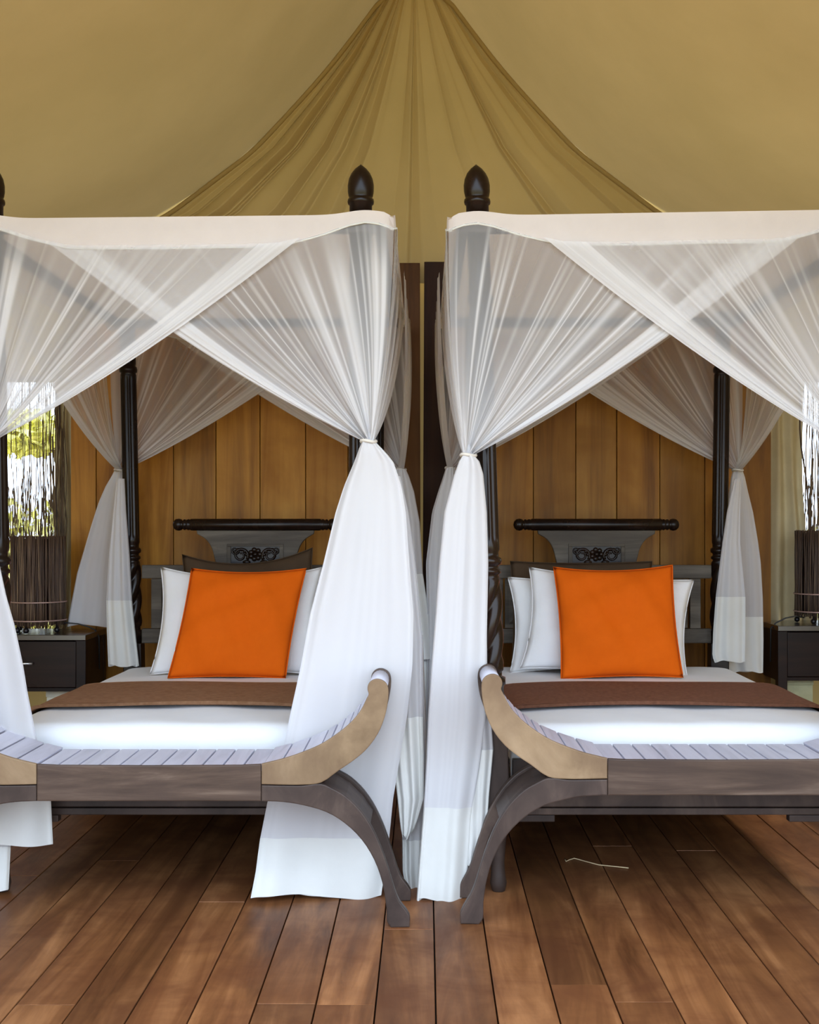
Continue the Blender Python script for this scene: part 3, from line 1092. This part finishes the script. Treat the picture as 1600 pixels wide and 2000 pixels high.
dr_r = [
    ([(889, 904, 926, 0.02, -0.02, -0.02), (900, 897, 936, 0.03, -0.02, -0.02), (925, 888, 944, 0.035, -0.01, -0.01), (1000, 868, 951, 0.035, 0, 0), (1100, 858, 954, 0.03, 0, 0), (1200, 851, 952, 0.024, 0, 0),
      (1300, 843, 950, 0.02, 0, 0), (1400, 836, 950, 0.018, 0, 0), (1500, 832, 936, 0.018, 0, 0), (1600, 826, 920, 0.018, -0.01, 0), (1700, 818, 914, 0.022, -0.03, 0), (1756, 814, 908, 0.025, -0.045, -0.01)], -0.072, 1580, 0.9),
    (R3([(1150, 905, 950), (1300, 908, 952), (1400, 912, 960), (1465, 913, 964), (1550, 912, 956), (1640, 911, 950), (1692, 913, 932)], 0.012), -0.060, 1466, 0.7),
    (R3([(914, 871, 889), (930, 866, 892), (960, 856, 896), (1000, 844, 902), (1100, 832, 910), (1250, 835, 905), (1400, 832, 895), (1500, 832, 890), (1540, 834, 885)], 0.04), 2.02, 1480, 0.7),
    (R3([(889, 1678, 1704), (950, 1650, 1730), (1100, 1640, 1750), (1300, 1635, 1760), (1500, 1632, 1765), (1740, 1630, 1770)], 0.03), -0.08, 1640, 0.7),
    (R3([(918, 1432, 1450), (932, 1428, 1455), (960, 1424, 1461), (1000, 1417, 1471), (1060, 1412, 1481), (1100, 1407, 1486), (1170, 1399, 1490), (1250, 1402, 1491), (1312, 1425, 1490)], 0.03), 2.07, 1206, 0.75),
    (R3([(935, 1434, 1448), (1000, 1420, 1446), (1060, 1411, 1446), (1165, 1398, 1456), (1230, 1393, 1456), (1280, 1391, 1455), (1292, 1396, 1455)], 0.02), 1.905, 1167, 0.75),
]
make_canopy(-1.655, -0.112, ties_l, dr_l, 'white net canopy with tied drapes over the left bed', 1)
make_canopy(0.082, 1.660, ties_r, dr_r, 'white net canopy with tied drapes over the right bed', 2)


# ------------------------------------------------------------------ mattresses and linen
def make_linen(x0, x1, side, run_mat, seed):
    y0, y1, zt = 0.056, 1.90, 0.575
    m = MB()
    m.box(x0, x1, y0, y1, 0.402, zt - 0.006, 0.045)
    mo = m.build('mattress', M_SHEET)
    tag(mo, 'thick white mattress on the %s bed' % side, 'mattress', 'mattresses on the beds')
    r = random.Random(seed)

    def wrap(s, a, b, ov, rad):
        """arc-length s in [0,1] across an overhanging cloth -> (coordinate, drop)"""
        Lt = (b - a) + 2 * ov
        q = s * Lt - ov
        if q < rad:
            if q < 0 and q < -rad * 0.57:
                return a - 0.012, rad * 1.0 + (-rad * 0.57 - q)
            t = (rad - q) / (rad * 1.57)
            an = t * pi / 2
            return a - 0.012 + (rad) * (1 - sin(an)) + 0.0, rad * (1 - cos(an))
        if q > (b - a) - rad:
            c, d = wrap(1 - s, a, b, ov, rad) if False else (0, 0)
            q2 = (b - a) - q
            if q2 < 0 and q2 < -rad * 0.57:
                return b + 0.012, rad + (-rad * 0.57 - q2)
            t = (rad - q2) / (rad * 1.57)
            an = t * pi / 2
            return b + 0.012 - rad * (1 - sin(an)), rad * (1 - cos(an))
        return q + a, 0.0
    p1, p2, p3 = r.uniform(0, 6), r.uniform(0, 6), r.uniform(0, 6)

    def wr(x, y):
        return 0.003 * sin(9 * x + p1 + 2 * sin(3 * y)) * sin(5 * y + p2) + 0.002 * sin(17 * x + 11 * y + p3)

    def sheet_pt(u, v):
        x, dx = wrap(u, x0, x1, 0.13, 0.06)
        # foot end only wraps at the front; head end lies flat
        Lt = (y1 - y0) + 0.10
        q = v * Lt - 0.10
        rad = 0.06
        if q < rad:
            if q < -rad * 0.57:
                y, dy = y0 - 0.012, rad + (-rad * 0.57 - q)
            else:
                t = (rad - q) / (rad * 1.57)
                y, dy = y0 - 0.012 + rad * (1 - sin(t * pi / 2)), rad * (1 - cos(t * pi / 2))
        else:
            y, dy = q + y0, 0
        puff = 0.012 * (1 - ((x - (x0 + x1) / 2) / ((x1 - x0) / 2)) ** 4) if dx == 0 else 0
        fl = 0.006 * sin(14 * y + 3 * x) * min(1, dx / 0.06) + 0.004 * sin(18 * x) * min(1, dy / 0.06)
        return Vector((x + (fl if dx > 0 else 0) * (1 if u > 0.5 else -1), y - (abs(fl) if dy > 0 else 0), zt + 0.004 + puff * 0.7 - dx - dy + wr(x, y) * (1 if dx + dy == 0 else 0.4)))
    m = MB()
    m.grid(sheet_pt, 90, 100)
    so = m.build('bed_sheet', M_SHEET)
    tag(so, 'smooth white sheet spread over the mattress of the %s bed' % side, 'sheet', 'white bed sheets')
    m = MB()
    ya, yb = 0.41, 1.10

    def run_pt(u, v, lift):
        x, dx = wrap(u, x0 - 0.014, x1 + 0.014, 0.20, 0.066)
        y = lerp(ya, yb, v) + 0.012 * sin(6 * x + seed) * (1 - v) + 0.008 * sin(5 * x + 1 + seed) * v
        puff = 0.010 * (1 - ((x - (x0 + x1) / 2) / ((x1 - x0) / 2)) ** 4) if dx == 0 else 0
        ed = 0.010 * exp(-(v / 0.03) ** 2) * (0.6 + 0.4 * sin(7 * x + seed))
        return Vector((x, y, zt + 0.014 + lift + puff + ed - dx + 0.003 * sin(7 * x + 3 * y) * sin(8 * y)))
    m.grid(lambda u, v: run_pt(u, v, 0.012), 90, 30)
    k = len(m.v)
    m.grid(lambda u, v: run_pt(u, v, 0.0), 90, 30)
    n2 = 31
    edge = []
    for i in range(90):
        edge.append((i * n2, (i + 1) * n2, k + (i + 1) * n2, k + i * n2))
        edge.append((i * n2 + 30, k + i * n2 + 30, k + (i + 1) * n2 + 30, (i + 1) * n2 + 30))
    m.f += edge
    m.flat += [False] * len(edge)
    ro = m.build('bed_runner', run_mat)
    tag(ro, '%s folded runner laid across the %s bed' % ('tan-brown' if side == 'left' else 'reddish brown', side), 'blanket', 'brown bed runners')


make_linen(-1.545, -0.295, 'left', M_RUN1, 1)
make_linen(0.325, 1.575, 'right', M_RUN2, 2)


def pillow(name, label, cat, mat, x, y, z, w, h, t, lean, roll=0.0, shear=0.0, pinch=0.05, group=None, sag=0.0, yaw=0.0, seed=0, tipk=1.0, piping=False):
    """soft cushion; x, y, z is the middle of its lower edge"""
    NU = NV = 30
    r = random.Random(seed)
    ph = [r.uniform(0, 6.28) for _ in range(6)]

    def surf(u, v, sg):
        a, b = 2 * u - 1, 2 * v - 1
        e = (1 - abs(a) ** 2.6) * (1 - abs(b) ** 2.6)
        th = t * 0.5 * max(0, e) ** 0.55
        xx = a * (1 - pinch * (1 - b * b) * tipk)
        zz = b * (1 - pinch * (1 - a * a) * tipk)
        wr = (0.010 * sin(5 * a + 3 * b + ph[0]) + 0.008 * sin(9 * b - 4 * a + ph[1]) + 0.005 * sin(13 * a + 7 * b + ph[2])) * max(0, e) ** 0.5 * (t / 0.14)
        px_, pz_ = xx * w / 2, (zz + 1) * h / 2
        pz_ -= sag * (1 - a * a) * max(0, b) ** 2
        px_ += shear * pz_
        return Vector((px_, sg * th + wr, pz_))
    m = MB()
    m.grid(lambda u, v: surf(u, v, -1), NU, NV)
    m.grid(lambda u, v: surf(1 - u, v, 1), NU, NV)
    R = Matrix.Rotation(yaw, 3, 'Z') @ Matrix.Rotation(lean, 3, 'X').inverted() @ Matrix.Rotation(-roll, 3, 'Y').inverted()
    m.xform(lambda p: R @ p + Vector((x, y, z)))
    bm = bmesh.new()
    vs = [bm.verts.new(p) for p in m.v]
    for f in m.f:
        bm.faces.new([vs[i] for i in f])
    bmesh.ops.remove_doubles(bm, verts=list(bm.verts), dist=0.0005)
    bmesh.ops.recalc_face_normals(bm, faces=list(bm.faces))
    mm = MB()
    bm.verts.index_update()
    mm.add([q.co.copy() for q in bm.verts], [[q.index for q in f.verts] for f in bm.faces])
    bm.free()
    o = mm.build(name, mat)
    tag(o, label, cat, group)
    seam = MB()
    edge = [surf(k / 30, 0, 1) for k in range(31)] + [surf(1, k / 30, 1) for k in range(1, 31)] + [surf(1 - k / 30, 1, 1) for k in range(1, 31)] + [surf(0, 1 - k / 30, 1) for k in range(1, 30)]
    seam.tube([R @ p + Vector((x, y, z)) for p in edge], 0.0028, 5, closed=True)
    seam.build('seam', mat, o)
    return o


ZB = 0.59
pillow('orange_cushion', 'square orange cushion leaning askew on the left bed', 'cushion', M_ORANGE, -0.936, 1.39, ZB, 0.555, 0.535, 0.13, radians(17), 0.0, 0.155, 0.035, 'orange cushions', seed=3, sag=0.012)
pillow('orange_cushion', 'square orange cushion standing upright on the right bed', 'cushion', M_ORANGE, 0.925, 1.38, ZB, 0.575, 0.545, 0.14, radians(16), radians(-1.0), -0.02, 0.045, 'orange cushions', seed=4, sag=0.012)
pillow('white_pillow', 'white pillow behind the orange cushion on the left bed', 'pillow', M_PILLOW, -0.93, 1.53, ZB, 0.80, 0.53, 0.115, radians(14), 0.0, 0.05, 0.085, 'white pillows', seed=5, sag=0.03)
pillow('white_pillow', 'white pillow directly behind the orange cushion on the right bed', 'pillow', M_PILLOW, 0.86, 1.52, ZB, 0.81, 0.50, 0.11, radians(14), radians(4.5), 0.03, 0.085, 'white pillows', seed=6, sag=0.0)
pillow('white_pillow', 'rearmost white pillow of two on the right bed, its left end peeking out', 'pillow', M_PILLOW, 0.815, 1.64, ZB, 0.80, 0.475, 0.10, radians(12), radians(-0.5), 0.0, 0.085, 'white pillows', seed=7)
pillow('brown_cushion', 'dark brown cushion with dipped top edge at the head of the left bed', 'cushion', M_BROWN, -0.87, 1.72, ZB, 0.66, 0.60, 0.12, radians(10), radians(-3), 0.0, 0.05, 'brown cushions', seed=8, sag=0.05)
pillow('brown_cushion', 'dark brown cushion with straight top edge at the head of the right bed', 'cushion', M_BROWN, 0.79, 1.75, ZB, 0.72, 0.545, 0.12, radians(9), 0.0, 0.0, 0.04, 'brown cushions', seed=9, sag=0.0)


# ------------------------------------------------------------------ scroll-arm benches at the foot of the beds
TOPL = [(180, 1494), (225, 1491), (265, 1481), (300, 1469), (333, 1455), (362, 1437), (390, 1415), (412, 1390), (425, 1365)]


def make_bench(xc, Yf, zoff, label):
    d = DF + Yf
    D = 0.315
    b = thing('scroll_arm_bench', label, 'bench', (xc, Yf + D / 2, 0), 'benches at the bed ends')

    def q(dx, py):          # offsets measured on the left bench in the plane of its front frame
        return (dx / 601.5, 1.3 - (py - 1030) / 601.5 + zoff)

    def clampz(p):
        return (p[0], max(0.0, p[1]))
    arm = [(220, 1532), (220, 1492)] + TOPL[2:] + [(429, 1356), (427, 1347), (428, 1338), (434, 1330), (444, 1326), (455, 1328), (464, 1335), (468, 1347), (467, 1370), (461, 1400), (447, 1434), (423, 1466), (395, 1489),
                                                   (371, 1505), (336, 1529), (300, 1533), (260, 1533)]
    leg = [(220, 1534), (260, 1534.5), (300, 1534.5), (336, 1531), (358, 1540), (384, 1555), (412, 1582), (436, 1618), (455, 1660), (470, 1705), (481, 1741), (490, 1762), (509, 1789), (509, 1811), (473, 1812), (465, 1800),
           (464, 1775), (456, 1725), (440, 1680), (415, 1640), (382, 1608), (345, 1586), (300, 1573), (262, 1567), (220, 1565)]
    rail = [(-219, 1565), (219, 1565), (219, 1492.5), (180, 1494.5), (0, 1495.5), (-180, 1494.5), (-219, 1492.5)]
    for side, (ya, yb) in enumerate(((Yf, Yf + 0.034), (Yf + D - 0.034, Yf + D))):
        yb2 = Yf + 0.014 if side == 0 else yb      # the front edge is a slim lip, at the back the slats lie on top
        low = 0.0 if side == 0 else 0.0185
        m = MB()
        m.prism([(xc + q(*p)[0], q(*p)[1] - (low if p[1] < 1500 else 0)) for p in rail], ya, yb2, 0.004)
        m.build('rail', M_BENCH, b)
        for sg in (-1, 1):
            m = MB()
            inner = set(arm[1:10])
            pts = [(xc + sg * (q(*p)[0] + (low * 0.5 if p in inner and p[0] > 260 else 0)), q(*p)[1] - (low * (0.9 if p[0] > 330 else 1) if p in inner else 0)) for p in arm]
            m.prism(rounded(pts), ya, yb2, 0.004)
            m.build('arm', M_ARM if side == 0 else M_BENCH, b)
            m = MB()
            zmin = min(q(*p)[1] for p in leg)
            pts = [(xc + sg * q(*p)[0], (q(*p)[1] - zmin) * 1.0 if q(*p)[1] - zmin < 0.05 else q(*p)[1]) for p in leg]
            m.prism(rounded(pts), ya, yb, 0.004)
            m.build('leg', M_LEG, b)
    # curved end boards joining the upper parts of the front and rear legs
    crv = [(338, 1536), (358, 1545), (383, 1560), (410, 1587), (431, 1618)]
    for sg in (-1, 1):
        m = MB()
        top_ = [(xc + sg * q(*p)[0], q(*p)[1] - 0.002) for p in crv]
        bot_ = [(x - sg * 0.016, z - 0.018) for x, z in top_]
        m.prism(top_ + bot_[::-1], Yf + 0.0345, Yf + D - 0.0345, 0.002)
        m.build('end_board', M_LEG, b)
    # slats: flat ones on the seat, then closer ones up the arms
    ys0, ys1 = Yf + 0.0145, Yf + D
    n = 12
    pitch = 0.0675
    hw = 0.0305
    ztop = q(0, 1497)[1]
    for k in range(-5, 6):
        x = xc + k * pitch
        m = MB()
        m.box(-hw, hw, -(ys1 - ys0) / 2, (ys1 - ys0) / 2, -0.018, 0.0, 0.002)
        o = m.build('slat', M_SLAT, b, smooth=False)
        o.location = (x, (ys0 + ys1) / 2, ztop)
    # arc-length walk along the curved upper edge
    path = [q(*p) for p in [(215, 1493.5)] + TOPL[1:]]
    segs = [0.0]
    for a, c in zip(path, path[1:]):
        segs.append(segs[-1] + sqrt((c[0] - a[0]) ** 2 + (c[1] - a[1]) ** 2))

    def at(s):
        for i in range(len(segs) - 1):
            if s <= segs[i + 1] or i == len(segs) - 2:
                t = (s - segs[i]) / (segs[i + 1] - segs[i])
                a, c = path[i], path[i + 1]
                return lerp(a[0], c[0], t), lerp(a[1], c[1], t), math.atan2(c[1] - a[1], c[0] - a[0])
    for sg in (-1, 1):
        s = 0.045
        while s < segs[-1] - 0.005:
            wide = 0.061 if s < 0.19 else 0.030
            x, z, an = at(min(s, segs[-1] - 0.001))
            m = MB()
            m.box(-wide / 2, wide / 2, -(ys1 - ys0) / 2, (ys1 - ys0) / 2, -0.016, -0.001, 0.002)
            o = m.build('slat', M_SLAT, b, smooth=False)
            o.location = (xc + sg * x, (ys0 + ys1) / 2, z - 0.002)
            o.rotation_euler = (0, -sg * an, 0)
            s += (wide / 2 + 0.0065 + (0.0305 if s + wide / 2 + 0.03 < 0.19 else 0.015))
        m = MB()
        x, z = q(446, 1347)
        m.tube([(xc + sg * x, ys0, z), (xc + sg * x, ys1, z)], 0.031, 18)
        m.build('arm_roll', M_SLAT, b)
    return b


make_bench(-0.898, -0.405, 0.0, 'grey-brown slatted bench with scrolled arms before the left bed')
make_bench(0.962, -0.372, 0.012, 'grey-brown slatted bench with scrolled arms before the right bed')


# ------------------------------------------------------------------ nightstands, lamps, boxes
def make_stand(x0, x1, y0, zt, side):
    y1 = y0 + 0.40
    t = thing('nightstand', 'dark one-drawer nightstand beside the %s bed' % side, 'nightstand', ((x0 + x1) / 2, (y0 + y1) / 2, 0), 'dark nightstands')
    zb = zt - 0.29
    m = MB()
    m.box(x0, x1, y0 - 0.004, y1, zt - 0.028, zt, 0.003)
    m.build('top', M_STOP, t)
    m = MB()
    m.box(x0 + 0.002, x0 + 0.022, y0 + 0.02, y1 - 0.02, zb, zt - 0.029, 0.002)
    m.box(x1 - 0.022, x1 - 0.002, y0 + 0.02, y1 - 0.02, zb, zt - 0.029, 0.002)
    m.box(x0 + 0.022, x1 - 0.022, y1 - 0.04, y1 - 0.02, zb, zt - 0.029)
    m.box(x0 + 0.022, x1 - 0.022, y0 + 0.02, y1 - 0.04, zb, zb + 0.018)
    m.build('body', M_STAND, t)
    for xx in (x0, x1 - 0.05):
        for yy in (y0, y1 - 0.05):
            m = MB()
            m.box(xx, xx + 0.05, yy, yy + 0.05, 0.0, zt - 0.029, 0.003)
            m.build('leg', M_STAND, t)
    m = MB()
    m.box(x0 + 0.052, x1 - 0.052, y0 + 0.006, y0 + 0.026, zb + 0.022, zt - 0.034, 0.003)
    dw = m.build('drawer', M_STAND, t)
    m = MB()
    xm = (x0 + x1) / 2
    zm = zb + 0.145
    m.tube([(xm - 0.045, y0 - 0.014, zm), (xm + 0.045, y0 - 0.014, zm)], 0.007, 8)
    m.tube([(xm - 0.038, y0 + 0.006, zm), (xm - 0.038, y0 - 0.014, zm)], 0.005, 6)
    m.tube([(xm + 0.038, y0 + 0.006, zm), (xm + 0.038, y0 - 0.014, zm)], 0.005, 6)
    m.build('handle', M_CHROME, dw)
    return t


def make_lamp(x, y, z, side, cable):
    t = thing('twig_lamp', 'cylindrical table lamp of dark twigs on the %s nightstand' % side, 'lamp', (x, y, z), 'twig table lamps')
    R_ = 0.137
    zb, zt = z + 0.045, z + 0.50
    m = MB()
    m.lathe([(zb - z + 0.02, R_ - 0.016), (zt - z - 0.012, R_ - 0.016)], (x, y, z), 32)
    m.build('shade_liner', M_BALL if False else M_STAND, t)
    m = MB()
    for k in range(150):
        a = 2 * pi * k / 150 + rnd.uniform(-0.02, 0.02)
        r = R_ + rnd.uniform(-0.008, 0.0)
        rr = rnd.uniform(0.0022, 0.0042)
        ph = rnd.uniform(0, 6)
        pts = [(x + (r + 0.002 * sin(ph + q)) * cos(a + 0.012 * sin(ph + 2 * q)), y + (r + 0.002 * sin(ph + q)) * sin(a + 0.012 * sin(ph + 2 * q)), lerp(zb - rnd.uniform(0, 0.012), zt + rnd.uniform(-0.004, 0.004), q / 4)) for q in range(5)]
        m.tube(pts, rr, 5)
    o = m.build('twig_shade', M_TWIG, t)
    o['kind'] = 'stuff'
    for zz in (zb + 0.02, zb + 0.115):
        m = MB()
        m.tube([(x + (R_ + 0.006) * cos(2 * pi * q / 40), y + (R_ + 0.006) * sin(2 * pi * q / 40), zz) for q in range(40)], 0.004, 6, closed=True)
        m.build('ring', M_RING, t)
    for k in range(4):
        a = [-2.2, -1.75, -0.45, 2.7][k]
        m = MB()
        px, py = x + R_ * 0.93 * cos(a), y + R_ * 0.93 * sin(a)
        m.sphere((px, py, z + 0.0165), 0.0155, n=12)
        m.tube([(px, py, z + 0.028), (px, py, zb + 0.03)], 0.005, 6)
        m.build('ball_foot', M_BALL, t)
    m = MB()
    m.tube(cable, 0.004, 6)
    m.build('cable', M_CABLE, t)
    return t


YS, ZS1 = 1.85, 0.753
make_stand(-2.35, -1.727, YS, ZS1, 'left')
make_lamp(-2.025, 2.03, ZS1, 'left', [(-1.89, 2.02, ZS1 + 0.05), (-1.82, 2.04, ZS1 + 0.042), (-1.77, 2.06, ZS1 + 0.025), (-1.74, 2.08, ZS1 + 0.006), (-1.723, 2.09, ZS1 - 0.03), (-1.72, 2.09, ZS1 - 0.2)])
YS2, ZS2 = 2.06, 0.782
make_stand(1.853, 2.47, YS2, ZS2, 'right')
make_lamp(2.145, 2.26, ZS2, 'right', [(2.03, 2.19, ZS2 + 0.035), (1.97, 2.15, ZS2 + 0.045), (1.92, 2.15, ZS2 + 0.035), (1.87, 2.16, ZS2 + 0.008), (1.845, 2.165, ZS2 - 0.02), (1.842, 2.165, ZS2 - 0.2)])


def make_box(name, x0, x1, y0, y1, h, mat, label):
    t = thing(name, label, 'box', ((x0 + x1) / 2, (y0 + y1) / 2, 0), 'boxes under the nightstands')
    m = MB()
    m.box(x0, x1, y0, y1, 0.0, h - 0.03, 0.004)
    m.build('body', mat, t)
    m = MB()
    m.box(x0 - 0.003, x1 + 0.003, y0 - 0.003, y1 + 0.003, h - 0.0295, h, 0.003)
    m.build('lid', mat, t)


make_box('storage_box', -1.96, -1.785, 1.96, 2.18, 0.452, M_BOX, 'cream box standing on the floor under the left nightstand')
make_box('storage_box', 1.925, 2.065, 2.15, 2.37, 0.49, M_BOX2, 'olive-cream box standing on the floor under the right nightstand')

# dry stalk lying on the boards
st = MB()
ctrl = [(1103, 1676), (1106, 1682), (1112, 1679), (1122, 1676), (1140, 1681), (1170, 1689), (1200, 1692), (1228, 1695)]
pts = []
for a, b_ in ctrl:
    dd = F * 1.296 / (b_ - CY)
    pts.append(((a - CX) * dd / F, dd - DF, 0.0035))
st.tube(pts, 0.0022, 6)
tag(st.build('straw', M_STRAW), 'thin dry straw stalk lying on the floor before the right bed', 'straw')
